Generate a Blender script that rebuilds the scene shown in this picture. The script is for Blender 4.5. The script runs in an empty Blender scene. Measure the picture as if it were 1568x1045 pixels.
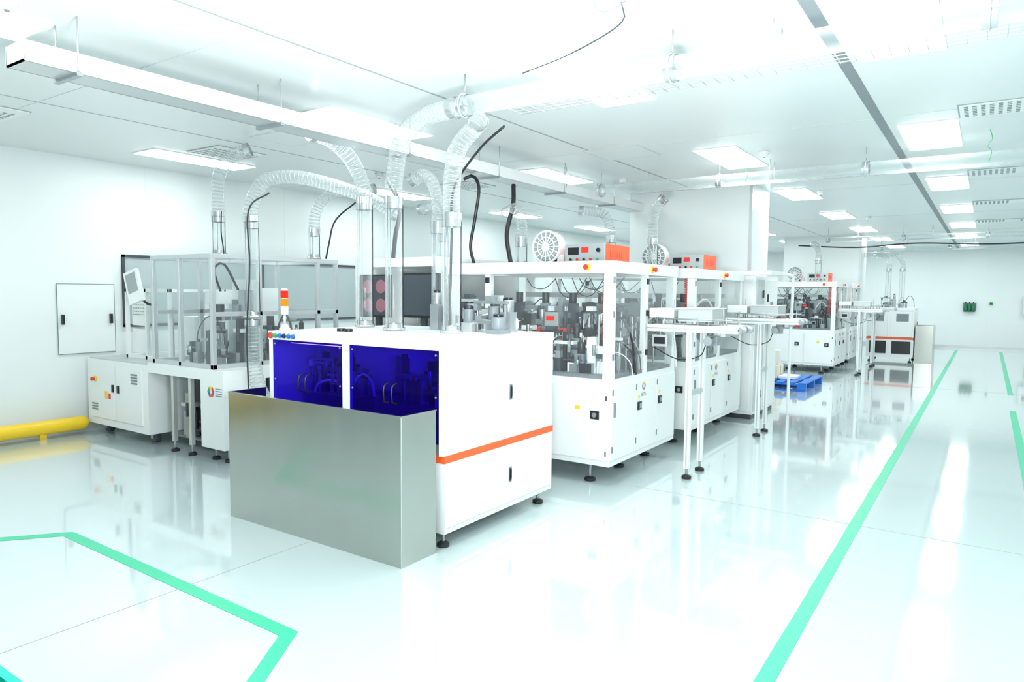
import bpy, bmesh, math, random
from mathutils import Vector, Matrix
scene = bpy.context.scene
try:
    scene.view_settings.view_transform = 'Standard'
    scene.view_settings.look = 'None'
    scene.view_settings.exposure = 0.1
except Exception:
    pass
CEIL = 3.05

# ---------------------------------------------------------------- materials
def new_mat(name):
    m = bpy.data.materials.new(name); m.use_nodes = True
    nt = m.node_tree
    return m, nt, nt.nodes['Principled BSDF']

def pbr(name, col, rough=0.4, metal=0.0, noise=0.04, nscale=6.0, bump=0.0, coat=0.0, stretch=None, rnoise=0.0, spec=0.5):
    m, nt, b = new_mat(name)
    tc = nt.nodes.new('ShaderNodeTexCoord')
    mp = nt.nodes.new('ShaderNodeMapping')
    if stretch: mp.inputs['Scale'].default_value = stretch
    nz = nt.nodes.new('ShaderNodeTexNoise'); nz.inputs['Scale'].default_value = nscale
    nz.inputs['Detail'].default_value = 4
    nt.links.new(tc.outputs['Object'], mp.inputs['Vector'])
    nt.links.new(mp.outputs['Vector'], nz.inputs['Vector'])
    mr = nt.nodes.new('ShaderNodeMapRange')
    mr.inputs['To Min'].default_value = 1 - noise; mr.inputs['To Max'].default_value = 1 + noise
    nt.links.new(nz.outputs['Fac'], mr.inputs['Value'])
    mx = nt.nodes.new('ShaderNodeVectorMath'); mx.operation = 'SCALE'
    mx.inputs[0].default_value = col[:3]
    nt.links.new(mr.outputs['Result'], mx.inputs['Scale'])
    nt.links.new(mx.outputs['Vector'], b.inputs['Base Color'])
    b.inputs['Roughness'].default_value = rough
    b.inputs['Metallic'].default_value = metal
    b.inputs['Specular IOR Level'].default_value = spec
    b.inputs['Coat Weight'].default_value = coat
    b.inputs['Coat Roughness'].default_value = 0.045
    if rnoise > 0:
        r2 = nt.nodes.new('ShaderNodeMapRange')
        r2.inputs['From Min'].default_value = 0.3; r2.inputs['From Max'].default_value = 0.7
        r2.inputs['To Min'].default_value = rough-rnoise; r2.inputs['To Max'].default_value = rough+rnoise
        nt.links.new(nz.outputs['Fac'], r2.inputs['Value']); nt.links.new(r2.outputs['Result'], b.inputs['Roughness'])
    if bump > 0:
        bp = nt.nodes.new('ShaderNodeBump'); bp.inputs['Strength'].default_value = bump
        bp.inputs['Distance'].default_value = 0.01
        nt.links.new(nz.outputs['Fac'], bp.inputs['Height'])
        nt.links.new(bp.outputs['Normal'], b.inputs['Normal'])
    return m

def clear(name, tint, base, edge, rough=0.05, blend=0.35, body=(0.9, 0.95, 0.95)):
    m = bpy.data.materials.new(name); m.use_nodes = True
    nt = m.node_tree; nt.nodes.clear()
    out = nt.nodes.new('ShaderNodeOutputMaterial')
    tr = nt.nodes.new('ShaderNodeBsdfTransparent'); tr.inputs[0].default_value = (*tint, 1)
    pb = nt.nodes.new('ShaderNodeBsdfPrincipled')
    pb.inputs['Base Color'].default_value = (*body, 1); pb.inputs['Roughness'].default_value = rough
    lw = nt.nodes.new('ShaderNodeLayerWeight'); lw.inputs['Blend'].default_value = blend
    mr = nt.nodes.new('ShaderNodeMapRange')
    mr.inputs['To Min'].default_value = base; mr.inputs['To Max'].default_value = edge
    nt.links.new(lw.outputs['Facing'], mr.inputs['Value'])
    mx = nt.nodes.new('ShaderNodeMixShader')
    nt.links.new(mr.outputs['Result'], mx.inputs[0])
    nt.links.new(tr.outputs[0], mx.inputs[1]); nt.links.new(pb.outputs[0], mx.inputs[2])
    nt.links.new(mx.outputs[0], out.inputs[0])
    return m

def emit(name, col, s):
    m = bpy.data.materials.new(name); m.use_nodes = True
    nt = m.node_tree; nt.nodes.clear()
    out = nt.nodes.new('ShaderNodeOutputMaterial')
    e = nt.nodes.new('ShaderNodeEmission'); e.inputs[0].default_value = (*col, 1); e.inputs[1].default_value = s
    nt.links.new(e.outputs[0], out.inputs[0])
    return m

WHITE = pbr('white_powder_coat', (0.82, 0.85, 0.85), 0.35, noise=0.015)
WALL = pbr('wall_panel_white', (0.76, 0.815, 0.813), 0.45, noise=0.015, nscale=0.8)
CEILM = pbr('ceiling_panel_white', (0.73, 0.77, 0.77), 0.28, noise=0.02, nscale=0.6)
CSEAM = pbr('ceiling_joint', (0.58, 0.62, 0.62), 0.5)
FLOOR = pbr('epoxy_floor', (0.555, 0.655, 0.66), 0.09, noise=0.03, nscale=0.9, bump=0.010, coat=0.9, spec=0.7)
SEAM = pbr('seam_grey', (0.34, 0.39, 0.39), 0.5)
SEAM2 = pbr('panel_gap', (0.22, 0.24, 0.25), 0.6)
STEEL = pbr('brushed_stainless', (0.50, 0.51, 0.475), 0.2, metal=1.0, noise=0.10, nscale=1.6, bump=0.07, stretch=(1, 1, 0.35), rnoise=0.05)
ALU = pbr('aluminium_profile', (0.60, 0.63, 0.64), 0.35, metal=0.6)
METAL = pbr('machined_metal', (0.40, 0.43, 0.45), 0.3, metal=0.75)
DARK = pbr('dark_grey_part', (0.05, 0.06, 0.075), 0.45)
BLACK = pbr('black_plastic', (0.012, 0.013, 0.016), 0.35)
GREY = pbr('mid_grey_part', (0.20, 0.23, 0.25), 0.45)
ORANGE = pbr('orange_paint', (0.90, 0.11, 0.02), 0.4)
RED = pbr('red_plastic', (0.70, 0.03, 0.02), 0.4)
YELLOW = pbr('yellow_paint', (0.90, 0.60, 0.02), 0.35)
GREENP = pbr('green_plastic', (0.02, 0.38, 0.13), 0.4)
DGREEN = pbr('dark_green_metal', (0.02, 0.16, 0.08), 0.4)
BLUEP = pbr('blue_plastic', (0.01, 0.16, 0.62), 0.4)
TEAL = pbr('teal_bin_plastic', (0.0, 0.48, 0.36), 0.35)
TAPE = pbr('green_floor_tape', (0.04, 0.50, 0.28), 0.35)
CREAM = pbr('cream_carton', (0.80, 0.74, 0.58), 0.6)
PINK = pbr('screen_pink', (0.30, 0.13, 0.16), 0.3)
BLUEA = clear('blue_acrylic', (0.10, 0.05, 0.80), 0.10, 0.6, 0.05, 0.3, (0.012, 0.004, 0.16))
PANE = clear('clear_acrylic', (0.94, 0.97, 0.97), 0.03, 0.4, 0.04, 0.3, (0.75,0.8,0.8))
HOSE = clear('clear_hose', (0.96, 0.98, 0.98), 0.05, 0.62, 0.04, 0.40, (0.78,0.82,0.83))
WIRE = pbr('hose_helix_wire', (0.58, 0.61, 0.62), 0.2, metal=0.5)
BAND = pbr('hose_clamp_band', (0.60, 0.63, 0.64), 0.2, metal=0.8)
LAMP = emit('led_panel', (0.95, 1.0, 1.0), 15.5)
CELL_GLOW = emit('added_cell_glow', (0.85, 0.9, 1.0), 20.0)  # added emitter that brightens the loader cell, not a known machine lamp

# ---------------------------------------------------------------- builder
class Obj:
    def __init__(s, name):
        s.name = name; s.bm = bmesh.new(); s.mats = []
    def mi(s, m):
        if m not in s.mats: s.mats.append(m)
        return s.mats.index(m)
    def face(s, vs, m, smooth=False):
        try:
            f = s.bm.faces.new(vs); f.material_index = s.mi(m); f.smooth = smooth
        except ValueError: pass
    def box(s, x0, x1, y0, y1, z0, z1, m, mat=None):
        c = [(x0,y0,z0),(x1,y0,z0),(x1,y1,z0),(x0,y1,z0),(x0,y0,z1),(x1,y0,z1),(x1,y1,z1),(x0,y1,z1)]
        if mat is not None: c = [mat @ Vector(p) for p in c]
        v = [s.bm.verts.new(p) for p in c]
        for q in ((3,2,1,0),(4,5,6,7),(0,1,5,4),(1,2,6,5),(2,3,7,6),(3,0,4,7)):
            s.face([v[i] for i in q], m)
    def quad(s, pts, m):
        s.face([s.bm.verts.new(p) for p in pts], m)
    def rings(s, centers, radii, m, n=12, cap=True, mat_fn=None):
        pts = [Vector(p) for p in centers]
        N = len(pts); prev = None; R = []
        for i in range(N):
            if i == 0: t = pts[1] - pts[0]
            elif i == N-1: t = pts[-1] - pts[-2]
            else: t = pts[i+1] - pts[i-1]
            if t.length < 1e-9: t = Vector((0,0,1))
            t.normalize()
            if prev is None:
                a = Vector((0,0,1)) if abs(t.z) < 0.9 else Vector((1,0,0))
                u = t.cross(a).normalized()
            else:
                u = (prev - t * prev.dot(t)).normalized()
            prev = u; w = t.cross(u)
            R.append([s.bm.verts.new(pts[i] + (u*math.cos(2*math.pi*k/n) + w*math.sin(2*math.pi*k/n))*radii[i]) for k in range(n)])
        for i in range(N-1):
            for k in range(n):
                s.face([R[i][k], R[i][(k+1)%n], R[i+1][(k+1)%n], R[i+1][k]], m, True)
        if cap:
            s.face(list(reversed(R[0])), m); s.face(R[-1], m)
    def cyl(s, p0, p1, r, m, n=14, r2=None, cap=True):
        s.rings([p0, p1], [r, r if r2 is None else r2], m, n, cap)
    def tube(s, path, r, m, n=8, step=0.05, cap=True):
        p = spline(path, step)
        s.rings(p, [r]*len(p), m, n, cap)
    def hose(s, path, r, n=16, rib=0.035, ribs=True, bands=(0, 1)):
        p = spline(path, 0.04)
        s.rings(p, [r]*len(p), HOSE, n, False)
        if ribs:
            q = spline(path, rib)
            for i in range(1, len(q)-1):
                t = (q[i+1]-q[i-1]).normalized()
                s.torus(q[i], t, r*1.01, 0.0026, WIRE, n, 4)
        for bnd in bands:
            i = 0 if bnd == 0 else len(p)-2
            if 0 < bnd < 1: i = int(bnd*(len(p)-2))
            s.cyl(p[i], p[i] + (p[i+1]-p[i]).normalized()*0.05, r*1.12, BAND, n, cap=False)
    def torus(s, c, axis, R, r, m, n=24, k=6):
        c = Vector(c); t = Vector(axis).normalized()
        a = Vector((0,0,1)) if abs(t.z) < 0.9 else Vector((1,0,0))
        u = t.cross(a).normalized(); w = t.cross(u)
        V = []
        for i in range(n):
            d = u*math.cos(2*math.pi*i/n) + w*math.sin(2*math.pi*i/n)
            V.append([s.bm.verts.new(c + d*(R + r*math.cos(2*math.pi*j/k)) + t*(r*math.sin(2*math.pi*j/k))) for j in range(k)])
        for i in range(n):
            for j in range(k):
                s.face([V[i][j], V[(i+1)%n][j], V[(i+1)%n][(j+1)%k], V[i][(j+1)%k]], m, True)
    def sphere(s, c, r, m, sc=(1,1,1)):
        ret = bmesh.ops.create_uvsphere(s.bm, u_segments=16, v_segments=10, radius=r,
              matrix=Matrix.Translation(c) @ Matrix.Diagonal((*sc, 1)))
        idx = s.mi(m); fs = set()
        for v in ret['verts']:
            for f in v.link_faces: fs.add(f)
        for f in fs: f.material_index = idx; f.smooth = True
    def foot(s, x, y, z, r=0.035):
        s.cyl((x,y,0.001),(x,y,0.022), r, BLACK); s.cyl((x,y,0.022),(x,y,0.035), r, BLACK, r2=r*0.4)
        s.cyl((x,y,0.03),(x,y,z), 0.011, METAL)
    def done(s, bevel=0.0):
        bmesh.ops.recalc_face_normals(s.bm, faces=s.bm.faces)
        xs = [v.co for v in s.bm.verts]
        cx = (min(v.x for v in xs)+max(v.x for v in xs))/2; cy = (min(v.y for v in xs)+max(v.y for v in xs))/2
        cz = min(v.z for v in xs)
        for v in s.bm.verts: v.co -= Vector((cx,cy,cz))
        me = bpy.data.meshes.new(s.name); s.bm.to_mesh(me); s.bm.free()
        for m in s.mats: me.materials.append(m)
        o = bpy.data.objects.new(s.name, me); scene.collection.objects.link(o)
        o.location = (cx,cy,cz)
        if bevel > 0:
            b = o.modifiers.new('bevel','BEVEL'); b.width = bevel; b.segments = 2; b.limit_method = 'ANGLE'; b.angle_limit = math.radians(50)
        return o

def spline(path, step):
    P = [Vector(p) for p in path]
    if len(P) == 2: Q = [P[0] + (P[1]-P[0])*(i/50) for i in range(51)]
    else:
        Q = []
        E = [P[0]*2-P[1]] + P + [P[-1]*2-P[-2]]
        for i in range(1, len(E)-2):
            p0,p1,p2,p3 = E[i-1:i+3]
            for k in range(40):
                t = k/40
                Q.append(0.5*((2*p1)+(-p0+p2)*t+(2*p0-5*p1+4*p2-p3)*t*t+(-p0+3*p1-3*p2+p3)*t**3))
        Q.append(P[-1])
    out = [Q[0]]; acc = 0
    for a,b in zip(Q, Q[1:]):
        L = (b-a).length; d = step-acc
        while d <= L and L > 0:
            out.append(a+(b-a)*(d/L)); d += step
        acc = L-(d-step)
    if (out[-1]-Q[-1]).length < step*0.3 and len(out) > 1: out.pop()
    out.append(Q[-1])
    return out

# ---------------------------------------------------------------- room shell
X0, X1, Y0, Y1 = -8.4, 3.6, -3.0, 25.5
def shell(name, *a):
    o = Obj(name); o.box(*a[:6], a[6]); return o.done()
shell('floor', X0-.1, X1+.1, Y0-.1, Y1+.1, -0.1, 0, FLOOR)
shell('ceiling', X0-.1, X1+.1, Y0-.1, Y1+.1, CEIL, CEIL+0.1, CEILM)
shell('wall_left', X0-0.1, X0, Y0, Y1, 0, CEIL, WALL)
shell('wall_right', X1, X1+0.1, Y0, Y1, 0, CEIL, WALL)
shell('wall_back', X0, X1, Y1, Y1+0.1, 0, CEIL, WALL)
shell('wall_front', X0, X1, Y0-0.1, Y0, 0, CEIL, WALL)
o = Obj('trim_ceiling_seams')
for x, w in ((-3.44, 0.018), (-6.2, 0.012), (1.9, 0.012)):
    o.box(x-w/2, x+w/2, Y0, Y1, CEIL-0.003, CEIL, SEAM)
o.box(-0.845, -0.775, Y0, Y1, CEIL-0.004, CEIL, GREY)
for y in range(0, 25, 4):
    o.box(X0, X1, y+2.5, y+2.504, CEIL-0.002, CEIL, CSEAM)
o.done()
o = Obj('trim_wall_seams')
for y in range(-2, 25, 2):
    o.box(X0, X0+0.002, y+0.5, y+0.504, 0.1, CEIL, CEILM)
for x in (-6,-4.5,-3,-1.5,0,1.5,3): o.box(x, x+0.006, Y1-0.002, Y1, 0.1, CEIL, CEILM)
o.done()
o = Obj('baseboard_left'); o.box(X0, X0+0.02, Y0, Y1, 0, 0.08, ALU); o.done()
o = Obj('baseboard_back'); o.box(X0+0.02, X1, Y1-0.02, Y1, 0, 0.08, ALU); o.done()
o = Obj('trim_floor_seams')
o.box(-3.503, -3.497, Y0, 2.87, 0, 0.0012, SEAM)
o.box(-2.75, 3.6, 5.277, 5.283, 0, 0.0012, SEAM)
o.box(-8.3, 3.6, 13.997, 14.003, 0, 0.0012, SEAM)
o.done()

def tape(pts, w=0.075):
    o = Obj('floor_marking_tape')
    P = [Vector((*p, 0)) for p in pts]
    L, R = [], []
    for i, p in enumerate(P):
        a = (P[i]-P[i-1]).normalized() if i > 0 else (P[1]-P[0]).normalized()
        b = (P[i+1]-P[i]).normalized() if i < len(P)-1 else a
        na = Vector((-a.y,a.x,0)); nb = Vector((-b.y,b.x,0)); n = (na+nb).normalized()
        k = w/2/max(0.4, n.dot(na))
        L.append(p+n*k); R.append(p-n*k)
    for i in range(len(P)-1):
        q = [L[i],R[i],R[i+1],L[i+1]]
        lo = [o.bm.verts.new((v.x,v.y,0.0002)) for v in q]; hi = [o.bm.verts.new((v.x,v.y,0.0022)) for v in q]
        o.face(hi, TAPE); o.face(lo[::-1], TAPE)
        for k in range(4): o.face([lo[k],lo[(k+1)%4],hi[(k+1)%4],hi[k]], TAPE)
    o.done()
tape([(-0.69, -1.0), (-0.69, 24.3)])
tape([(0.36, 3.0), (0.36, 11.9)])
tape([(0.38, 13.8), (0.38, 24.3)])
tape([(-5.9, 0.8), (-4.88, 2.05), (-2.62, 2.02), (-1.95, 1.0)])

# pillars
def pillar(x0,x1,y0,y1):
    o = Obj('structural_pillar')
    o.box(x0,x1,y0,y1,0,CEIL,WALL)
    o.box(x1,x1+0.004,y0+0.03,y0+0.035,0.05,CEIL-0.02,SEAM)
    o.box(x1-0.03,x1+0.008,y0-0.008,y0+0.03,0,CEIL,ALU)
    o.box(x0-0.01,x1-0.03,y0-0.008,y0,0,0.08,ALU)
    o.done()
pillar(-4.36,-2.62,9.43,10.3)
pillar(-4.4,-2.6,18.9,19.8)

# window and hatch on left wall
o = Obj('window_1')
wy0, wy1, wz0, wz1 = 4.2, 8.0, 1.15, 2.0
GLASSG = pbr('window_glass_grey', (0.42,0.49,0.50), 0.08)
o.box(X0+0.001, X0+0.01, wy0, wy1, wz0, wz1, GLASSG)
for a,b,c,d in ((wy0,wy1,wz1-0.03,wz1),(wy0,wy1,wz0,wz0+0.03),(wy0,wy0+0.03,wz0,wz1),(wy1-0.03,wy1,wz0,wz1),(6.1,6.13,wz0,wz1)):
    o.box(X0+0.001, X0+0.03, a,b,c,d, DARK)
o.done()
o = Obj('wall_access_hatch')
o.box(X0+0.001, X0+0.012, 3.5, 4.1, 0.87, 1.65, WALL)
for a,b,c,d in ((3.495,4.105,1.645,1.652),(3.495,4.105,0.868,0.875),(3.495,3.50,0.87,1.65),(4.10,4.105,0.87,1.65)):
    o.box(X0+0.001, X0+0.015, a,b,c,d, GREY)
o.box(X0+0.012, X0+0.04, 3.53,3.56,1.2,1.31, BLACK)
o.box(X0+0.012, X0+0.04, 4.04,4.07,1.2,1.31, BLACK)
o.done(0.002)

# yellow bumper tube at wall base
o = Obj('yellow_wall_bumper')
o.tube([(-8.2,-1.0,0.12),(-8.2,1.5,0.12),(-8.2,3.62,0.12)], 0.075, YELLOW, 20, 0.3, False)
o.sphere((-8.2,3.62,0.12), 0.075, YELLOW); o.sphere((-8.2,-1.0,0.12), 0.075, YELLOW)
for y in (-0.5, 1.2, 3.2): o.box(-8.23,-8.17,y,y+0.06,0.0,0.06,YELLOW)
o.done()

# ---------------------------------------------------------------- ceiling items
def light(x,y,w=0.42,l=1.2):
    o = Obj('ceiling_light_panel')
    z = CEIL-0.012
    o.box(x-w/2-0.015,x+w/2+0.015,y-l/2-0.015,y+l/2+0.015,z+0.004,CEIL-0.0005,WHITE)
    o.quad([(x-w/2,y-l/2,z),(x-w/2,y+l/2,z),(x+w/2,y+l/2,z),(x+w/2,y-l/2,z)],LAMP)
    o.done()
for col, ph in ((-0.49,0),(-2.33,0.1),(-4.55,0.15),(-7.4,0.3),(1.9,0)):
    for k in range(-2, 6):
        light(col, 7.47+ph+3.2*k)
def vent(x,y,w,l):
    o = Obj('ceiling_air_vent')
    o.box(x-w/2,x+w/2,y-l/2,y+l/2,CEIL-0.012,CEIL-0.0005,WHITE)
    o.box(x-w/2-.012,x+w/2+.012,y-l/2-.012,y+l/2+.012,CEIL-0.005,CEIL-0.0004,SEAM)
    nx = int(w/0.055); ny = int(l/0.055)
    for i in range(nx):
        for j in range(ny):
            if (i//4) % 3 == 2: continue
            px = x-w/2+0.03+i*0.055; py = y-l/2+0.03+j*0.055
            o.box(px,px+0.028,py,py+0.028,CEIL-0.0135,CEIL-0.011,SEAM2)
    o.done()
for y in (3.4,6.6,9.9,13.1,16.3): vent(0.35,y,1.2,0.42)
vent(-6.75,4.5,0.55,0.55); vent(-6.9,2.3,0.6,0.6); vent(-5.9,7.6,0.5,0.5)
def square(x,y,w):
    o = Obj('ceiling_access_panel')
    for a in (-1,1):
        o.box(x-w/2,x+w/2,y+a*w/2-.004,y+a*w/2+.004,CEIL-0.005,CEIL-0.0005,CSEAM)
        o.box(x+a*w/2-.004,x+a*w/2+.004,y-w/2,y+w/2,CEIL-0.005,CEIL-0.0005,CSEAM)
    o.box(x-w/2,x+w/2,y-w/2,y+w/2,CEIL-0.004,CEIL-0.0005,CEILM)
    o.done()
square(-3.2,6.7,0.6); square(-5.6,4.4,0.5)
def detector(x,y):
    o = Obj('smoke_detector')
    o.cyl((x,y,CEIL-0.02),(x,y,CEIL-0.0005),0.055,WHITE,20)
    o.cyl((x,y,CEIL-0.055),(x,y,CEIL-0.02),0.03,WHITE,20,r2=0.05)
    o.cyl((x,y,CEIL-0.06),(x,y,CEIL-0.055),0.012,GREY)
    o.done()
for p in ((-4.15,1.55),(-1.95,7.4),(-3.9,8.2),(-2.0,10.6),(-1.9,14.5),(-6.3,6.3)): detector(*p)

# cable tray along Y
o = Obj('hanging_cable_tray')
ty0, ty1 = 1.6, 9.3
o.box(-4.32,-4.10,ty0,ty1,2.755,2.765,ALU)
o.box(-4.325,-4.315,ty0,ty1,2.755,2.86,ALU); o.box(-4.105,-4.095,ty0,ty1,2.755,2.86,WHITE)
o.box(-4.32,-4.10,ty0,ty0+0.008,2.755,2.86,ALU)
y = ty0+0.25
while y < ty1:
    for x in (-4.335,-4.085): o.cyl((x,y,2.74),(x,y,CEIL-0.001),0.004,ALU,6)
    o.box(-4.35,-4.07,y-0.015,y+0.015,2.735,2.755,METAL)
    y += 1.3
o.box(-4.30,-4.12,2.3,ty1-0.1,2.766,2.79,GREY)
o.done()

# clear ducts along X
def duct(y,z,xa,xb,r=0.065):
    o = Obj('clear_air_duct')
    N = max(2,int((xb-xa)/0.2))
    pts = [(xa+(xb-xa)*i/N,y,z) for i in range(N+1)]
    o.rings(pts,[r]*len(pts),HOSE,20,False)
    x = xa+0.02
    while x < xb-0.1:
        o.cyl((x,y,z),(x+0.06,y,z),r*1.12,BAND,20,cap=False)
        o.torus((x+0.03,y,z),(1,0,0),r*1.2,0.006,ALU)
        o.cyl((x+0.03,y,z+r),(x+0.03,y,CEIL-0.001),0.004,METAL,6)
        x += 1.45
    for dy in (0.14,0.20,0.26,0.32):
        o.cyl((xa+0.3,y+dy,z-0.02),(xb,y+dy,z-0.02),0.003,ALU,5)
    x = xa+0.3
    while x < xb:
        o.cyl((x,y+0.12,z-0.02),(x,y+0.34,z-0.02),0.003,ALU,5); x += 0.08
    for x in (xa+0.6,xa+2.0,xb-0.4):
        if x < xb: 
            o.cyl((x,y+0.14,z-0.02),(x,y+0.14,CEIL-0.001),0.003,ALU,5); o.cyl((x,y+0.32,z-0.02),(x,y+0.32,CEIL-0.001),0.003,ALU,5)
    o.done()
duct(3.75,2.84,-3.0,3.5)
duct(7.7,2.84,-4.0,3.5)
duct(16.6,2.80,-3.0,3.5,0.055)
duct(19.6,2.75,-2.3,3.5,0.055)

# hoses
def dropo(x,y,zb,zt,path,r=0.055):
    o = Obj('clear_exhaust_hose')
    o.hose([(x,y,zb),(x,y,zt)],r,ribs=False,bands=(0,1))
    o.hose([(x,y,zt+0.01)]+path,r*1.03,ribs=True,bands=(0,1))
    o.cyl((x,y,zb),(x,y,zb+0.02),r*1.35,BAND,18)
    for a in (0.6,2.7,4.8):
        o.cyl((x+r*1.1*math.cos(a),y+r*1.1*math.sin(a),zb),(x+r*1.1*math.cos(a),y+r*1.1*math.sin(a),zt),0.0035,BLACK if a<1 else METAL,5)
    o.done()
T1 = 1.302
dropo(-3.75,3.9,T1,2.25,[(-3.74,3.9,2.45),(-3.62,3.86,2.72),(-3.35,3.8,2.83),(-3.02,3.75,2.84)],0.064)
dropo(-3.2,3.92,T1,2.1,[(-3.2,3.92,2.35),(-3.15,3.92,2.6),(-3.0,3.92,2.74),(-2.9,3.84,2.76)],0.062)
dropo(-4.27,4.1,T1,2.3,[(-4.28,4.1,2.45),(-4.36,4.05,2.66),(-4.42,3.9,2.80),(-4.43,3.7,2.83)],0.060)
dropo(-6.23,4.05,1.935,2.3,[(-6.22,4.05,2.65),(-6.13,4.1,2.86),(-5.97,4.22,2.95)],0.058)
dropo(-5.5,3.9,1.35,2.2,[(-5.5,3.9,2.35),(-5.42,4.0,2.58),(-5.2,4.25,2.62),(-4.95,4.75,2.5),(-4.8,5.0,2.35)],0.06)
dropo(-5.97,5.0,1.935,2.2,[(-5.95,5.02,2.45),(-5.8,5.1,2.62),(-5.4,5.3,2.66)],0.055)
dropo(-3.67,4.32,T1,2.1,[(-3.67,4.32,2.3),(-3.75,4.34,2.48),(-3.88,4.38,2.55),(-4.0,4.4,2.53)],0.05)
o = Obj('clear_exhaust_hose')
o.hose([(-5.5,3.9,1.33),(-5.5,3.9,1.1),(-5.46,3.88,0.9),(-5.36,3.85,0.72),(-5.2,3.82,0.6)],0.065)
o.done()
dropo(-3.35,7.90,1.862,2.2,[(-3.35,7.9,2.4),(-3.3,7.85,2.6),(-3.2,7.82,2.7)],0.055)
dropo(-3.9,7.9,1.862,2.25,[(-3.92,7.9,2.4),(-4.0,7.85,2.58),(-4.25,7.75,2.62)],0.055)
dropo(-3.95,5.95,1.862,2.1,[(-3.95,5.96,2.3),(-4.05,6.0,2.45),(-4.3,6.2,2.45)],0.055)
dropo(-4.85,5.8,1.932,2.15,[(-4.85,5.8,2.35),(-4.95,5.8,2.5),(-5.2,5.85,2.5)],0.055)
for x in (-2.05,-1.75):
    dropo(x,19.5,T1+0.001,2.2,[(x,19.5,2.4),(x-0.15,19.45,2.58),(x-0.6,19.4,2.6)],0.06)
dropo(-3.0,15.9,1.862,2.3,[(-3.0,15.95,2.5),(-3.1,16.2,2.65),(-3.2,16.4,2.7)],0.06)

def cable(name,path,r,m=BLACK):
    o = Obj(name); o.tube(path,r,m,8,0.04); o.done()
cable('black_cable',[(-4.3,5.45,2.70),(-4.22,5.5,2.73),(-4.15,5.5,2.6),(-4.2,5.5,2.3),(-4.25,5.5,2.05),(-4.2,5.5,1.865)],0.017)
cable('black_cable',[(-4.15,6.1,2.72),(-4.12,6.05,2.5),(-4.16,6.0,2.2),(-4.1,6.0,1.865)],0.024)
cable('black_cable',[(-2.80,4.00,2.74),(-3.02,4.0,2.60),(-3.27,4.03,2.35),(-3.29,4.03,2.0),(-3.30,4.03,1.6),(-3.3,4.03,1.31)],0.009)
cable('black_cable',[(-5.3,3.95,2.46),(-5.42,3.82,2.3),(-5.42,3.82,1.8),(-5.45,3.8,1.2),(-5.38,3.76,0.7)],0.007)
cable('black_cable',[(-4.5,4.6,2.6),(-4.3,4.55,2.35),(-4.4,4.6,2.1),(-4.45,4.62,1.9)],0.02)
cable('black_cable',[(-6.1,4.0,2.35),(-6.08,3.98,2.15),(-6.02,3.96,2.0),(-6.0,3.95,1.94)],0.006)
cable('black_cable',[(-5.5,5.2,2.55),(-5.8,5.15,2.35),(-5.85,5.1,2.1),(-5.9,5.1,1.94)],0.009)
cable('black_cable',[(-1.55,3.2,3.02),(-1.6,3.3,2.96),(-2.0,3.5,2.94),(-2.4,3.62,2.93)],0.004,DARK)
cable('black_cable',[(-1.45,2.95,3.045),(-1.55,2.9,2.98),(-1.58,3.05,2.93),(-1.5,3.15,3.0)],0.0025,GREY)
cable('black_cable',[(-3.9,18.2,2.8),(-2.6,18.2,2.72),(-1.4,18.2,2.78),(0.2,18.2,2.72),(2.4,18.2,2.8)],0.016)
for x,y in ((-2.15,7.45),(-4.0,6.9),(-0.05,7.45),):
    cable('green_hanging_cord',[(x,y,CEIL-0.002),(x+0.02,y+0.02,2.97),(x-0.02,y+0.03,2.92),(x+0.02,y+0.03,2.87),(x,y+0.03,2.78)],0.003,GREENP)

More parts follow.
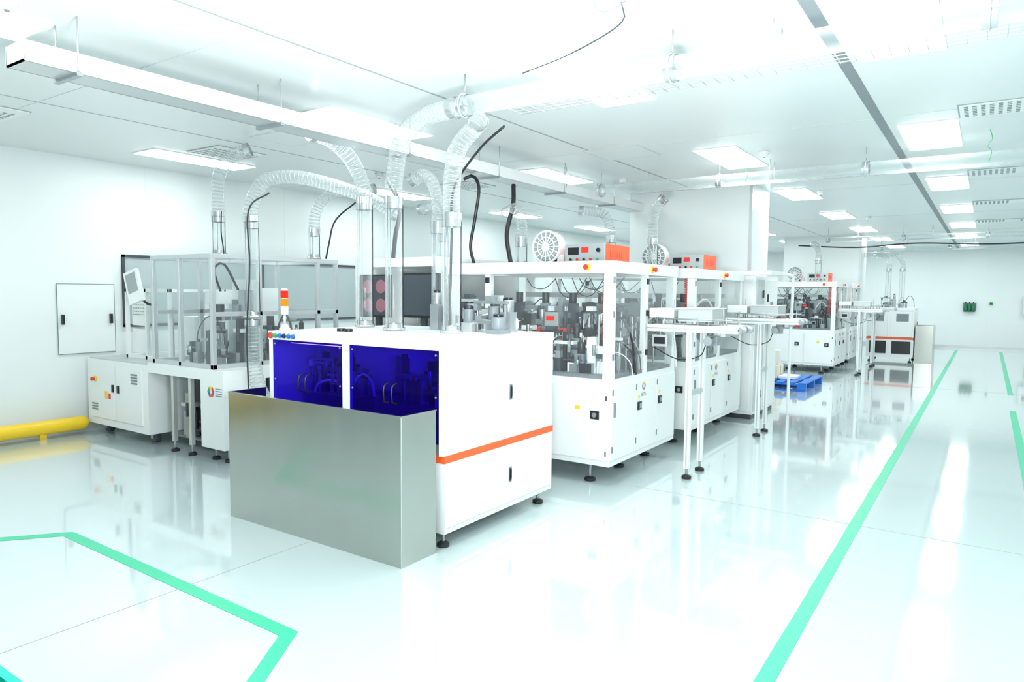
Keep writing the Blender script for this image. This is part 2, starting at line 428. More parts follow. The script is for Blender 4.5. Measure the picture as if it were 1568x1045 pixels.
# ---------------------------------------------------------------- machine guts
def clutter(o,x0,x1,y0,y1,z0,z1,n,seed):
    rnd = random.Random(seed)
    mats = [METAL,METAL,DARK,DARK,GREY,WHITE,ALU,BLACK,METAL,DARK]
    H = z1-z0
    for i in range(n):
        x = rnd.uniform(x0,x1); y = rnd.uniform(y0,y1); k = rnd.random()
        m = rnd.choice(mats)
        if k < 0.22:
            w = rnd.uniform(0.03,0.09); d = rnd.uniform(0.03,0.07); h = rnd.uniform(0.2,0.85)*H
            o.box(x-w/2,x+w/2,y-d/2,y+d/2,z0,z0+h,m)
            w2 = rnd.uniform(0.08,0.22)
            o.box(x-w2/2,x+w2/2,y-d*0.7,y+d*0.7,z0+h*0.7,z0+h*0.78,rnd.choice(mats))
            o.cyl((x+w2/3,y-d,z0+h*0.5),(x+w2/3,y-d,z0+h*0.8),0.016,rnd.choice([METAL,DARK]),10)
        elif k < 0.36:
            h = rnd.uniform(0.15,0.55)*H; r = rnd.uniform(0.02,0.042)
            o.box(x-r*1.3,x+r*1.3,y-r*1.3,y+r*1.3,z0,z0+h,m)
            o.cyl((x,y,z0+h),(x,y,z0+h+0.1),r,rnd.choice([BLACK,METAL,GREY]),14)
            o.cyl((x,y,z0+h+0.1),(x,y,z0+h+0.13),r*0.6,DARK,12)
        elif k < 0.58:
            h = rnd.uniform(0.1,0.65)*H; L = rnd.uniform(0.12,0.35)
            o.box(x-L/2,x+L/2,y-0.02,y+0.02,z0+h,z0+h+0.022,m)
            for a in (-1,1): o.cyl((x+a*L*0.42,y,z0),(x+a*L*0.42,y,z0+h),0.009,METAL,8)
            o.box(x-0.03,x+0.03,y-0.035,y+0.035,z0+h+0.022,z0+h+0.06,rnd.choice(mats))
            o.box(x-L/2+0.01,x-L/2+0.04,y-0.03,y+0.03,z0+h-0.05,z0+h,rnd.choice(mats))
        elif k < 0.70:
            w = rnd.uniform(0.06,0.16); h = rnd.uniform(0.05,0.16)
            o.box(x-w/2,x+w/2,y-w/3,y+w/3,z0,z0+h,m)
            for q in range(3): o.cyl((x-w/3+q*w/3,y,z0+h),(x-w/3+q*w/3,y,z0+h+0.03),0.009,rnd.choice([RED,BLUEP,METAL,BLACK]),8)
        elif k < 0.92:
            a = rnd.uniform(0.1,0.35)*rnd.choice((-1,1)); h = rnd.uniform(0.2,0.8)*H
            o.tube([(x,y,z0),(x+a*0.1,y,z0+h*0.7),(x+a*0.5,y+a*0.2,z0+h),(x+a*0.9,y+a*0.3,z0+h*0.6),(x+a,y+a*0.3,z0)],rnd.choice((0.004,0.006,0.010)),rnd.choice((BLACK,BLACK,WHITE,DARK,DARK)),6,0.05)
        else:
            h = rnd.uniform(0.3,0.8)*H
            o.cyl((x,y,z0),(x,y,z0+h),0.013,METAL,8)
            o.cyl((x,y-0.03,z0+h),(x,y+0.06,z0+h),rnd.uniform(0.025,0.05),m,16)
def coil(o,x,y,z0,z1,r=0.022,m=RED,t=0.005):
    n = int((z1-z0)/0.022); pts = []
    for i in range(n*10+1):
        a = 2*math.pi*i/10; pts.append((x+r*math.cos(a),y+r*math.sin(a),z0+(z1-z0)*i/(n*10)))
    o.rings(pts,[t]*len(pts),m,5,True)
def estop(o,p,ax):
    p = Vector(p); ax = Vector(ax)
    o.cyl(p,p+ax*0.012,0.03,YELLOW,16); o.cyl(p+ax*0.012,p+ax*0.03,0.012,RED,12); o.cyl(p+ax*0.03,p+ax*0.045,0.022,RED,14)

# ---------------------------------------------------------------- assembly machines
def assembly(y0,y1,seed,x0=-4.2,x1=-2.5,n=60,top=1.86):
    o = Obj('assembly_machine')
    zb, zt = 0.17, 0.92
    for x in (x0+0.3,-3.5,x1-0.24):
        for y in (y0+0.13,(y0+y1)/2,y1-0.12):
            o.foot(x,y,zb,0.05)
    o.box(x0,x1,y0,y1,zb,zt-0.03,WHITE)
    o.box(x0+0.02,x1-0.02,y0+0.02,y1-0.02,zt-0.03,zt,GREY)
    W = (x1-x0)
    for i in range(3):
        a = x0+W*i/3+0.012; b = x0+W*(i+1)/3-0.012
        o.box(a,b,y0-0.012,y0+0.001,zb+0.05,zt-0.08,WHITE)
        o.box(b-0.16,b-0.08,y0-0.022,y0-0.011,zt-0.36,zt-0.29,BLACK)
        o.cyl((b-0.12,y0-0.03,zt-0.325),(b-0.12,y0-0.022,zt-0.325),0.02,METAL)
    o.box(x1-0.32,x1-0.27,y0-0.016,y0-0.011,zt-0.29,zt-0.26,YELLOW)
    for z in (zb+0.09,zt-0.2): o.box(x1-0.035,x1-0.025,y0-0.018,y0-0.011,z,z+0.04,BLACK)
    L = y1-y0
    ed = [0,0.33,0.66,1.0]
    for i in range(3):
        a = y0+L*ed[i]+0.012; b = y0+L*ed[i+1]-0.012
        o.box(x1-0.001,x1+0.012,a,b,zb+0.05,zt-0.08,WHITE)
        if i: 
            o.box(x1+0.011,x1+0.024,a+0.04,a+0.11,zt-0.34,zt-0.27,BLACK)
            o.box(x1+0.024,x1+0.03,a+0.055,a+0.095,zt-0.325,zt-0.285,METAL)
            o.box(x1+0.011,x1+0.015,a+0.05,a+0.085,zt-0.24,zt-0.215,YELLOW)
        else: o.box(x1+0.011,x1+0.024,a+0.03,a+0.05,zt-0.34,zt-0.22,GREY)
        for z in (zb+0.12,zt-0.16): o.box(x1+0.011,x1+0.02,a,a+0.014,z,z+0.05,GREY)
    c = Vector((x1+0.013,y0+L*0.33+0.18,zt-0.14))
    for k,mm in enumerate((RED,YELLOW,GREENP,BLUEP,ORANGE,PINK)):
        a0 = 2*math.pi*k/6; a1 = 2*math.pi*(k+1)/6
        f = lambda a,r: (c.x,c.y+r*math.cos(a),c.z+r*math.sin(a))
        o.quad([f(a0,0.018),f(a0,0.04),f(a1,0.04),f(a1,0.018)],mm)
    for k in range(3): o.box(x1+0.012,x1+0.014,c.y-0.05,c.y+0.05,c.z-0.065-k*0.012,c.z-0.06-k*0.012,GREY)
    p = 0.075
    for x in (x0,x1-p):
        for y in (y0,y1-p): o.box(x,x+p,y,y+p,zt-0.03,top-0.1,WHITE)
    xm = x0+W*0.27
    o.box(xm-0.03,xm+0.03,y0,y0+0.05,zt-0.03,top-0.1,WHITE)
    o.box(x1-0.05,x1,(y0+y1)/2-0.03,(y0+y1)/2+0.03,zt-0.03,top-0.1,WHITE)
    o.box(x0-0.01,x1+0.01,y0-0.01,y0+0.09,top-0.1,top,WHITE); o.box(x0-0.01,x1+0.01,y1-0.09,y1+0.01,top-0.1,top,WHITE)
    o.box(x0-0.01,x0+0.09,y0+0.09,y1-0.09,top-0.1,top,WHITE); o.box(x1-0.09,x1+0.01,y0+0.09,y1-0.09,top-0.1,top,WHITE)
    o.box(x0+0.09,x1-0.09,(y0+y1)/2+0.05,y1-0.09,top-0.02,top-0.002,WHITE)
    e = 0.006
    o.quad([(x0+p,y0+e,zt),(xm-.03,y0+e,zt),(xm-.03,y0+e,top-.1),(x0+p,y0+e,top-.1)],PANE)
    o.quad([(xm+.03,y0+e,zt),(x1-p,y0+e,zt),(x1-p,y0+e,top-.1),(xm+.03,y0+e,top-.1)],PANE)
    ym = (y0+y1)/2
    o.quad([(x1-e,y0+p,zt),(x1-e,ym-.03,zt),(x1-e,ym-.03,top-.1),(x1-e,y0+p,top-.1)],PANE)
    o.quad([(x1-e,ym+.03,zt),(x1-e,y1-p,zt),(x1-e,y1-p,top-.1),(x1-e,ym+.03,top-.1)],PANE)
    for z in (1.05,1.4,1.68):
        o.box(xm-0.02,xm+0.02,y0-0.014,y0+0.001,z,z+0.05,BLACK)
        o.box(x1-0.001,x1+0.012,ym-0.02,ym+0.02,z,z+0.05,BLACK)
        o.box(x1-0.001,x1+0.008,y0+0.02,y0+0.045,z,z+0.05,GREY)
    o.tube([(x1-0.25,y0,1.3),(x1-0.25,y0-0.04,1.31),(x1-0.25,y0-0.04,1.44),(x1-0.25,y0,1.45)],0.008,BLACK,8,0.02)
    estop(o,(x1-0.22,y0-0.01,top-0.05),(0,-1,0)); estop(o,(x1+0.01,y0+L*0.55,top-0.05),(1,0,0))
    coil(o,x1-0.14,y0+0.16,1.2,top-0.1)
    coil(o,x1-0.14,y0+L*0.7,1.2,top-0.1)
    o.box(x0+0.1,x1-0.15,y1-0.22,y1-0.17,1.55,1.60,ALU); o.box(x0+0.1,x1-0.15,y1-0.3,y1-0.22,1.3,1.34,METAL)
    o.box(x0+0.3,x1-0.4,ym-0.05,ym+0.05,1.42,1.47,METAL)
    for x in (x0+0.35,(x0+x1)/2,x1-0.5): o.box(x,x+0.06,ym-0.04,ym+0.04,zt,1.42,ALU)
    for k in range(4):
        xx = x0+0.35+k*0.3
        o.box(xx,xx+0.09,ym-0.11,ym-0.05,1.2,1.5,[DARK,METAL,DARK,METAL][k]); o.cyl((xx+0.045,ym-0.08,1.5),(xx+0.045,ym-0.08,1.6),0.035,BLACK,16)
        o.cyl((xx+0.045,ym-0.08,1.06),(xx+0.045,ym-0.08,1.2),0.012,METAL,10)
    o.cyl((x0+W*.45,ym-0.1,zt),(x0+W*.45,ym-0.1,zt+0.04),0.33,METAL,32)
    o.cyl((x0+W*.45,ym-0.1,zt+0.04),(x0+W*.45,ym-0.1,zt+0.2),0.08,DARK,24)
    for k in range(3): 
        xx = x0+0.3+0.45*k
        o.box(xx,xx+0.25,y1-0.16,y1-0.14,1.0,1.5,[GREY,DARK,METAL][k])
    clutter(o,x0+0.18,x1-0.18,y0+0.15,y1-0.25,zt,top-0.15,n,seed)
    clutter(o,x0+0.9,x1-0.15,y0+0.12,ym,zt,zt+0.45,n//2,seed+50)
    for k in range(8):
        xx = x0+0.3+0.16*k
        o.box(xx,xx+0.07,y0+0.1,y0+0.16,zt,zt+0.07+0.02*(k%3),[RED,DARK,METAL,BLACK,RED,DARK,GREY,METAL][k])
    rnd = random.Random(seed+9)
    for k in range(6):
        xa = rnd.uniform(x0+0.2,x1-0.5); yy = rnd.uniform(y0+0.3,y1-0.3); sg = rnd.uniform(0.08,0.2)
        o.tube([(xa,yy,top-0.12),(xa+0.08,yy,top-0.12-sg),(xa+0.2,yy+0.03,top-0.12-sg*1.1),(xa+0.35,yy,top-0.12)],0.005,rnd.choice((BLACK,DARK)),6,0.05)
    # red feeder tracks, label plate and bracket arms
    for k in range(4):
        xx = rnd.uniform(x0+0.6,x1-0.4); yy = y0+0.22+0.05*k; zz = rnd.uniform(1.0,1.25)
        o.box(xx-0.09,xx+0.09,yy,yy+0.03,zz,zz+0.035,RED); o.cyl((xx-0.07,yy+0.015,zt),(xx-0.07,yy+0.015,zz),0.008,METAL,8); o.cyl((xx+0.07,yy+0.015,zt),(xx+0.07,yy+0.015,zz),0.008,METAL,8)
    o.box(x1-0.62,x1-0.54,y0+0.001,y0+0.004,1.36,1.40,RED)
    for k in range(5):
        xx = x0+0.25+k*0.3
        o.box(xx,xx+0.14,y0+0.35,y0+0.38,1.15+0.06*(k%3),1.3+0.06*(k%3),(METAL,DARK,ALU)[k%3]); o.box(xx+0.05,xx+0.09,y0+0.38,ym-0.05,1.25,1.29,METAL)
    return o.done(0.003)
assembly(5.1,6.5,3,x0=-4.2,n=190)
assembly(7.0,8.7,8,n=120)
assembly(15.1,16.5,5,n=60)
assembly(17.0,18.4,9,n=40)

def blower(x,y,z0,R=0.16):
    o = Obj('blower_fan')
    z = z0+R+0.03
    o.box(x-0.12,x+0.12,y-0.05,y+0.12,z0,z0+0.02,METAL)
    o.cyl((x,y+0.09,z),(x,y-0.02,z),R,WHITE,32)
    o.torus((x,y-0.03,z),(0,1,0),R*0.97,0.014,WHITE,36)
    o.cyl((x,y-0.035,z),(x,y-0.02,z),R*0.86,SEAM,32)
    o.torus((x,y-0.04,z),(0,1,0),R*0.6,0.008,WHITE,30)
    for k in range(16):
        a = 2*math.pi*k/16
        o.cyl((x+R*0.2*math.cos(a),y-0.042,z+R*0.2*math.sin(a)),(x+R*0.92*math.cos(a),y-0.042,z+R*0.92*math.sin(a)),0.007,WHITE,6)
    o.cyl((x,y-0.055,z),(x,y-0.03,z),R*0.26,WHITE,20)
    o.box(x+R*0.5,x+R*1.15,y-0.0,y+0.08,z-R,z-R*0.5,WHITE)
    o.box(x-R*.7,x-R*0.5,y,y+0.06,z0+0.01,z,METAL); o.box(x+R*.5,x+R*0.7,y,y+0.06,z0+0.01,z,METAL)
    o.done(0.002)
blower(-3.66,6.0,1.862); blower(-3.45,8.2,1.862); blower(-3.5,16.1,1.862)
def ionbox(x0,x1,y0,y1,z):
    o = Obj('orange_power_supply_unit')
    o.box(x0,x1,y0+0.012,y1,z+0.015,z+0.2,ORANGE)
    o.box(x0-0.004,x1+0.004,y0,y0+0.014,z+0.012,z+0.203,ALU)
    w = x1-x0
    o.box(x0+0.03,x0+w*0.35,y0-0.004,y0,z+0.1,z+0.17,BLACK)
    o.box(x0+w*.42,x0+w*0.6,y0-0.004,y0,z+0.12,z+0.17,RED)
    for k in range(5): o.cyl((x0+w*(0.15+0.17*k),y0-0.016,z+0.055),(x0+w*(0.15+0.17*k),y0,z+0.055),0.012,[BLACK,RED,BLACK,RED,GREENP][k],12)
    o.cyl((x1-0.06,y0-0.02,z+0.14),(x1-0.06,y0,z+0.14),0.02,BLACK,14)
    for sx in (x0+0.04,x1-0.04):
        for sy in (y0+0.05,y1-0.05): o.cyl((sx,sy,z),(sx,sy,z+0.016),0.014,BLACK,10)
    for k in range(6): o.box(x1-0.001,x1+0.002,y0+0.12+k*0.05,y0+0.13+k*0.05,z+0.07,z+0.14,RED)
    o.done(0.003)
ionbox(-3.40,-2.98,5.9,6.45,1.862); ionbox(-3.2,-2.8,8.1,8.6,1.862); ionbox(-3.2,-2.8,15.9,16.4,1.862)

# ---------------------------------------------------------------- conveyors
def conveyor(y,cover=True):
    o = Obj('outfeed_conveyor')
    xa, xb = -2.47, -1.68; ya, yb = y, y+0.38; z0,z1 = 1.27,1.33
    for yy in (ya,yb-0.03):
        o.box(xa,xb,yy,yy+0.03,z0,z1,WHITE)
        o.box(xa,xb,yy-0.003,yy+0.033,z0+0.022,z0+0.036,ALU)
    for yy in (ya+0.16,yb-0.19): o.box(xa,xb,yy,yy+0.03,z0,z1,ALU)
    o.box(xa,xb,ya+0.04,ya+0.15,z1-0.014,z1-0.006,CREAM); o.box(xa,xb,yb-0.15,yb-0.04,z1-0.014,z1-0.006,CREAM)
    for c in (ya+0.095,yb-0.095):
        o.cyl((xb,c-0.055,z1-0.032),(xb,c+0.055,z1-0.032),0.026,ALU,16)
        for k in (-0.065,0.065): o.cyl((xb,c+k-0.01,z1-0.032),(xb,c+k+0.01,z1-0.032),0.032,METAL,16)
    for a in (xa+0.2,xb-0.15): o.box(a,a+0.04,ya+0.03,yb-0.03,z0-0.03,z0,ALU)
    for yy in (ya+0.02,yb-0.02):
        o.cyl((xa+0.1,yy,z1+0.05),(xb-0.05,yy,z1+0.05),0.006,METAL,8)
        for x in (xa+0.15,xa+0.45,xb-0.1): o.cyl((x,yy,z1),(x,yy,z1+0.07),0.006,METAL,8)
    if cover:
        o.box(-2.20,-1.90,ya+0.02,yb-0.02,z1+0.03,z1+0.14,ALU)
        o.box(-2.21,-1.89,ya+0.01,yb-0.01,z1+0.14,z1+0.148,WHITE)
        for x in (-2.19,-1.94): 
            for yy in (ya+0.03,yb-0.05): o.box(x,x+0.012,yy,yy+0.012,z1,z1+0.03,METAL)
        o.box(-2.465,-2.24,ya+0.03,yb-0.03,z1+0.06,z1+0.14,WHITE)
        for yy in (ya+0.06,yb-0.07): o.box(-2.36,-2.348,yy,yy+0.012,z1,z1+0.06,METAL)
        for x in (-2.42,-2.3,-1.86): o.cyl((x,ya+0.19,z1),(x,ya+0.19,z1+0.22),0.005,METAL,6)
    for yy in (ya+0.0,yb-0.045):
        o.box(-2.11,-2.065,yy,yy+0.045,0.09,z0,WHITE)
        o.box(-2.095,-2.08,yy-0.001,yy+0.046,0.1,z0-0.01,ALU)
        o.foot(-2.088,yy+0.022,0.1,0.042)
    o.box(-2.105,-2.07,ya+0.045,yb-0.045,0.72,0.76,ALU)
    o.box(-1.98,-1.88,ya+0.1,ya+0.2,z0-0.11,z0-0.03,METAL)
    o.cyl((-1.93,ya+0.02,z0-0.07),(-1.93,ya+0.1,z0-0.07),0.035,GREY,16)
    o.cyl((-1.93,ya+0.0,z0-0.07),(-1.93,ya+0.02,z0-0.07),0.037,METAL,16)
    o.box(-2.42,-2.28,ya-0.01,ya+0.0,z0-0.13,z0-0.03,ALU); o.box(-2.40,-2.30,ya-0.012,ya-0.009,z0-0.11,z0-0.05,BLACK)
    o.tube([(-1.95,ya+0.02,z0-0.1),(-2.0,ya+0.02,z0-0.2),(-2.2,ya+0.05,z0-0.24),(-2.45,ya+0.1,z0-0.15)],0.005,BLACK,6,0.03)
    o.done(0.002)
conveyor(5.75); conveyor(7.97); conveyor(15.25,True); conveyor(17.3,False)

# ---------------------------------------------------------------- loader machine with steel bin
def loader(x0,x1,y0,y1,blue=True):
    o = Obj('wafer_loader_machine')
    top = 1.30; zb = 0.10
    for x in (x0+0.08,x1-0.06):
        for y in (y0+0.08,y1-0.1): o.foot(x,y,zb,0.04)
    o.box(x0,x1,y0+0.02,y1,zb,0.545,WHITE)
    o.box(x0-0.003,x1+0.006,y0+0.015,y1+0.003,0.545,0.59,ORANGE)
    o.box(x0,x1,y0+0.55,y1,0.59,top-0.06,WHITE)
    o.box(x1-0.03,x1,y0,y0+0.55,0.59,top-0.06,WHITE); o.box(x0,x0+0.03,y0,y0+0.55,0.59,top-0.06,WHITE)
    o.box(x0+0.03,x1-0.03,y0+0.03,y0+0.55,0.59,0.66,GREY)
    o.box(x0-0.005,x1+0.005,y0-0.005,y1+0.005,top-0.06,top,WHITE)
    xm = (x0+x1)/2-0.02
    o.box(xm-0.03,xm+0.03,y0,y0+0.04,0.59,top-0.06,WHITE)
    if blue:
        o.box(x0+0.12,x0+0.75,y0+0.09,y0+0.12,top-0.085,top-0.065,ALU); o.box(x0+0.13,x0+0.74,y0+0.095,y0+0.115,top-0.089,top-0.085,CELL_GLOW)  # added glow strip with holder, lights the cell behind the blue panels
        for a,b in ((x0+0.03,xm-0.03),(xm+0.03,x1-0.03)):
            o.quad([(a,y0+0.012,0.66),(b,y0+0.012,0.66),(b,y0+0.012,top-0.06),(a,y0+0.012,top-0.06)],BLUEA)
            for sx in (a+0.03,b-0.03):
                for sz in (0.95,top-0.09): o.cyl((sx,y0+0.004,sz),(sx,y0+0.012,sz),0.007,METAL,8)
            for t in (-0.035,0.035):
                c = (a+b)/2+0.0+t
                o.tube([(c,y0+0.012,0.88),(c,y0-0.03,0.90),(c,y0-0.03,0.99),(c,y0+0.012,1.01)],0.006,BLACK,8,0.02)
            o.box(a+0.1,b-0.1,y0+0.2,y0+0.4,0.66,0.84,METAL)
            o.box(a+0.15,a+0.2,y0+0.3,y0+0.35,0.84,1.15,METAL); o.box(a+0.15,b-0.12,y0+0.29,y0+0.36,1.0,1.03,METAL)
            o.cyl((a+0.4,y0+0.3,0.84),(a+0.4,y0+0.3,1.0),0.03,GREY)
            clutter(o,a+0.12,b-0.1,y0+0.2,y0+0.42,0.84,1.2,12,int(a*-100))
    for k,mm in enumerate((RED,GREENP,BLUEP,BLACK,BLUEP,BLUEP)):
        o.cyl((x0+0.035+0.05*k,y0-0.022,top-0.03),(x0+0.035+0.05*k,y0-0.004,top-0.03),0.015 if k else 0.022,mm,14)
        if k: o.torus((x0+0.035+0.05*k,y0-0.006,top-0.03),(0,1,0),0.017,0.003,METAL,16,5)
    for za,zz in ((0.14,0.53),(0.605,top-0.08)):
        o.box(x1-0.001,x1+0.010,y0+0.02,y1-0.02,za,zz,WHITE)
        yh = y0+0.70
        zc = (za+zz)/2-0.0
        o.box(x1+0.009,x1+0.014,yh,yh+0.035,zc-0.055,zc+0.055,METAL); o.box(x1+0.013,x1+0.017,yh+0.007,yh+0.028,zc-0.045,zc+0.045,BLACK)
        o.box(x1+0.017,x1+0.024,yh+0.012,yh+0.022,zc-0.03,zc+0.035,BLACK)
    if blue:
        for x,y,w,d,h,m in ((-3.58,4.12,0.08,0.08,0.2,METAL),(-3.0,4.25,0.09,0.09,0.15,METAL),(-3.45,4.35,0.12,0.1,0.08,DARK),(-2.95,4.0,0.12,0.14,0.03,GREY)):
            o.box(x,x+w,y,y+d,top,top+h,m); o.cyl((x+w/2,y+d/2,top+h),(x+w/2,y+d/2,top+h+0.09),w*0.45,m,16)
            o.cyl((x+w/2,y+d/2,top+h+0.09),(x+w/2,y+d/2,top+h+0.11),w*0.3,BLACK,14)
        for x in (-3.95,-3.87): o.cyl((x,3.55,top),(x,3.55,top+0.02),0.03,BLACK,16)
        o.torus((-2.95,4.35,top+0.06),(0.3,1,0),0.05,0.012,WHITE,20)
        clutter(o,-3.5,-2.95,4.15,4.45,top,top+0.35,16,77)
    else:
        for a,b in ((x0+0.03,xm-0.03),(xm+0.03,x1-0.03)):
            o.box(a,b,y0+0.012,y0+0.03,0.6,top-0.06,WHITE)
            o.box(a+0.12,b-0.08,y0+0.004,y0+0.013,0.98,1.16,GREY)
            o.box(a+0.04,b-0.02,y0+0.008,y0+0.021,0.2,0.5,BLACK)
        clutter(o,x0+0.3,x1-0.2,y0+0.2,y1-0.2,top,top+0.4,12,5)
    o.done(0.004)
    if not blue: return
    b = Obj('stainless_steel_bin')
    t = 0.006; H = 0.885; d = 0.33
    ya = y0-d-0.012; yb = y0-0.036
    b.box(x0,x1-0.02,ya,ya+t,0,H,STEEL); b.box(x1-0.02-t,x1-0.02,ya+t,yb,0,H,STEEL); b.box(x0,x0+t,ya+t,yb,0,H,STEEL)
    b.box(x0+t,x1-0.02-t,yb-t,yb,0,H*0.9,STEEL); b.box(x0+t,x1-0.02-t,ya+t,yb-t,0.02,0.03,STEEL)
    b.box(x0,x1-0.02,ya-0.004,ya+0.014,H-0.004,H+0.004,STEEL)
    b.box(x1-0.034,x1-0.016,ya,yb,H-0.004,H+0.004,STEEL); b.box(x0-0.004,x0+0.014,ya,yb,H-0.004,H+0.004,STEEL)
    b.box(x1-0.022,x1-0.0185,ya-0.0015,ya+0.004,0,H,ALU)
    b.done(0.001)
loader(-4.36,-2.70,3.225,4.52)
loader(-2.42,-1.42,19.0,20.1,False)
b = Obj('stainless_steel_bin')
b.box(-1.38,-1.02,18.98,18.986,0,0.88,STEEL); b.box(-1.026,-1.02,18.986,19.9,0,0.88,STEEL); b.box(-1.38,-1.374,18.986,19.9,0,0.88,STEEL); b.box(-1.374,-1.026,19.894,19.9,0,0.88,STEEL)
b.box(-1.374,-1.026,18.986,19.894,0.01,0.02,STEEL); b.box(-1.385,-1.015,18.975,18.99,0.876,0.888,STEEL)
b.done()

# signal tower
def tower(x,y,z):
    o = Obj('signal_tower_light')
    o.cyl((x,y,z),(x,y,z+0.015),0.04,WHITE,20); o.cyl((x,y,z+0.015),(x,y,z+0.05),0.035,WHITE,20,r2=0.016)
    o.cyl((x,y,z+0.05),(x,y,z+0.12),0.01,ALU,12)
    o.cyl((x,y,z+0.12),(x,y,z+0.18),0.027,WHITE,20)
    TR = emit('lens_red',(1,0.06,0.03),0.9); TY = emit('lens_amber',(1,0.42,0.03),0.9)
    o.cyl((x,y,z+0.18),(x,y,z+0.235),0.027,TY,20); o.cyl((x,y,z+0.24),(x,y,z+0.295),0.027,TR,20)
    o.cyl((x,y,z+0.235),(x,y,z+0.24),0.028,ALU,20); o.cyl((x,y,z+0.295),(x,y,z+0.31),0.028,WHITE,20,r2=0.02)
    o.done()
tower(-4.30,3.32,1.301)

# cabinet with monitors behind loader
o = Obj('inspection_cabinet')
for x in (-5.3,-4.45):
    for y in (5.25,6.3): o.foot(x,y,0.1,0.04)
o.box(-5.45,-4.3,5.1,6.45,0.1,0.95,WHITE)
o.box(-5.45,-5.2,5.1,6.45,0.95,1.93,WHITE); o.box(-5.2,-4.3,6.35,6.45,0.95,1.93,WHITE)
o.box(-5.2,-4.3,5.1,6.35,1.84,1.93,WHITE); o.box(-4.36,-4.3,5.1,5.16,0.95,1.84,WHITE)
o.cyl((-5.33,5.09,1.6),(-5.33,5.1,1.6),0.035,BLACK,16)
for z in (1.35,1.2,1.05): o.box(-5.36,-5.3,5.09,5.1,z,z+0.06,GREY)
clutter(o,-5.0,-4.5,5.3,6.2,0.95,1.7,22,21)
o.done(0.005)
def monitor(c,w,h,yaw,img):
    o = Obj('computer_monitor')
    M = Matrix.Translation(c) @ Matrix.Rotation(yaw,4,'Z')
    o.box(-w/2,w/2,-0.02,0.02,-h/2,h/2,BLACK,M)
    o.box(-w/2+.015,w/2-.015,-0.023,-0.019,-h/2+.02,h/2-.015,DARK,M)
    if img:
        for i in (-1,1):
            for j in (-1,1):
                a = M @ Vector((i*w*0.22,-0.026,j*h*0.22)); b = M @ Vector((i*w*0.22,-0.022,j*h*0.22))
                o.cyl(a,b,w*0.17,PINK,20)
    o.box(-0.03,0.03,0.02,0.06,-h/2-0.12,0.05,DARK,M)
    return o
m = monitor((-5.02,4.97,1.55),0.40,0.42,0.0,True); m.box(-5.05,-4.99,5.03,5.098,1.4,1.46,METAL); m.done(0.003)
m = monitor((-4.42,4.97,1.56),0.42,0.42,0.1,False); m.box(-4.35,-4.31,5.02,5.098,1.3,1.35,METAL); m.done(0.003)

# ---------------------------------------------------------------- laser workstation (left)
o = Obj('laser_workstation')
o.box(-8.2,-6.95,3.7,5.0,0.12,0.83,WHITE)
o.box(-8.12,-7.60,3.688,3.701,0.2,0.78,WHITE); o.box(-7.57,-7.05,3.688,3.701,0.2,0.78,WHITE)
o.box(-8.18,-6.97,3.72,4.98,0.83,0.845,ALU)
estop(o,(-8.0,3.688,0.62),(0,-1,0))
for x in (-7.64,-7.53): o.box(x,x+0.03,3.675,3.689,0.5,0.58,BLACK)
for k in range(4): o.box(-7.25,-7.13,3.68,3.69,0.62+k*0.03,0.635+k*0.03,GREY); 
for k in range(3): o.box(-8.08,-7.96,3.68,3.69,0.28+k*0.03,0.295+k*0.03,GREY)
o.box(-7.8,-7.74,3.684,3.69,0.42,0.5,YELLOW); o.box(-7.72,-7.68,3.684,3.69,0.42,0.48,RED)
for x in (-8.05,-7.1):
    for y in (3.85,4.85): o.cyl((x,y-0.03,0.06),(x,y+0.03,0.06),0.055,DARK,18); o.box(x-0.02,x+0.02,y-0.045,y+0.045,0.05,0.12,METAL)
o.box(-6.95,-5.67,3.7,5.3,0.76,0.86,WHITE)
o.box(-6.03,-5.67,3.7,4.15,0.13,0.76,WHITE); o.box(-6.03,-5.67,4.85,5.3,0.13,0.76,WHITE)
o.box(-6.945,-6.04,4.45,4.5,0.12,0.76,DARK); 
for x in (-6.9,-6.45,-6.12):
    o.box(x,x+0.05,4.1,4.15,0.1,0.76,ALU); o.foot(x+0.03,4.12,0.12,0.04)
for x in (-6.6,-6.3): o.box(x,x+0.04,3.74,3.78,0.1,0.76,ALU); o.foot(x+0.02,3.76,0.12,0.04)
o.box(-6.9,-6.1,3.9,4.4,0.1,0.12,GREY)
for x,y in ((-5.95,3.8),(-5.75,3.8),(-5.95,5.2),(-5.75,5.2)): o.foot(x,y,0.14,0.04)
clutter(o,-6.75,-6.2,3.9,4.4,0.12,0.7,30,11)
o.box(-6.8,-6.5,4.0,4.3,0.12,0.4,DARK); o.box(-6.4,-6.15,4.1,4.4,0.4,0.6,METAL)
c = Vector((-5.86,3.699,0.66))
for k,mm in enumerate((RED,YELLOW,GREENP,BLUEP,ORANGE,PINK)):
    a0 = 2*math.pi*k/6; a1 = 2*math.pi*(k+1)/6
    f = lambda a,r: (c.x+r*math.cos(a),c.y-0.002,c.z+r*math.sin(a))
    o.quad([f(a0,0.02),f(a0,0.055),f(a1,0.055),f(a1,0.02)],mm)
for k in range(4): o.box(-5.79,-5.69,3.697,3.7,0.69-k*0.022,0.698-k*0.022,GREY)
fx0,fx1,fy0,fy1,fz0,fz1 = -6.92,-5.88,3.74,5.25,0.86,1.93; q=0.04
def post(x,y): o.box(x,x+q,y,y+q,fz0,fz1-q,ALU)
for x in (fx0,fx1-q):
    for y in (fy0,4.24,4.96,fy1-q): post(x,y)
post(-6.45,fy0); 
for z in (fz0,1.35,fz1-q):
    for y in (fy0,fy1-q):
        if z == 1.35 and y == fy0: continue
        o.box(fx0,fx1,y,y+q,z,z+q,ALU)
    for x in (fx0,fx1-q): o.box(x,x+q,fy0+q,fy1-q,z,z+q,ALU)
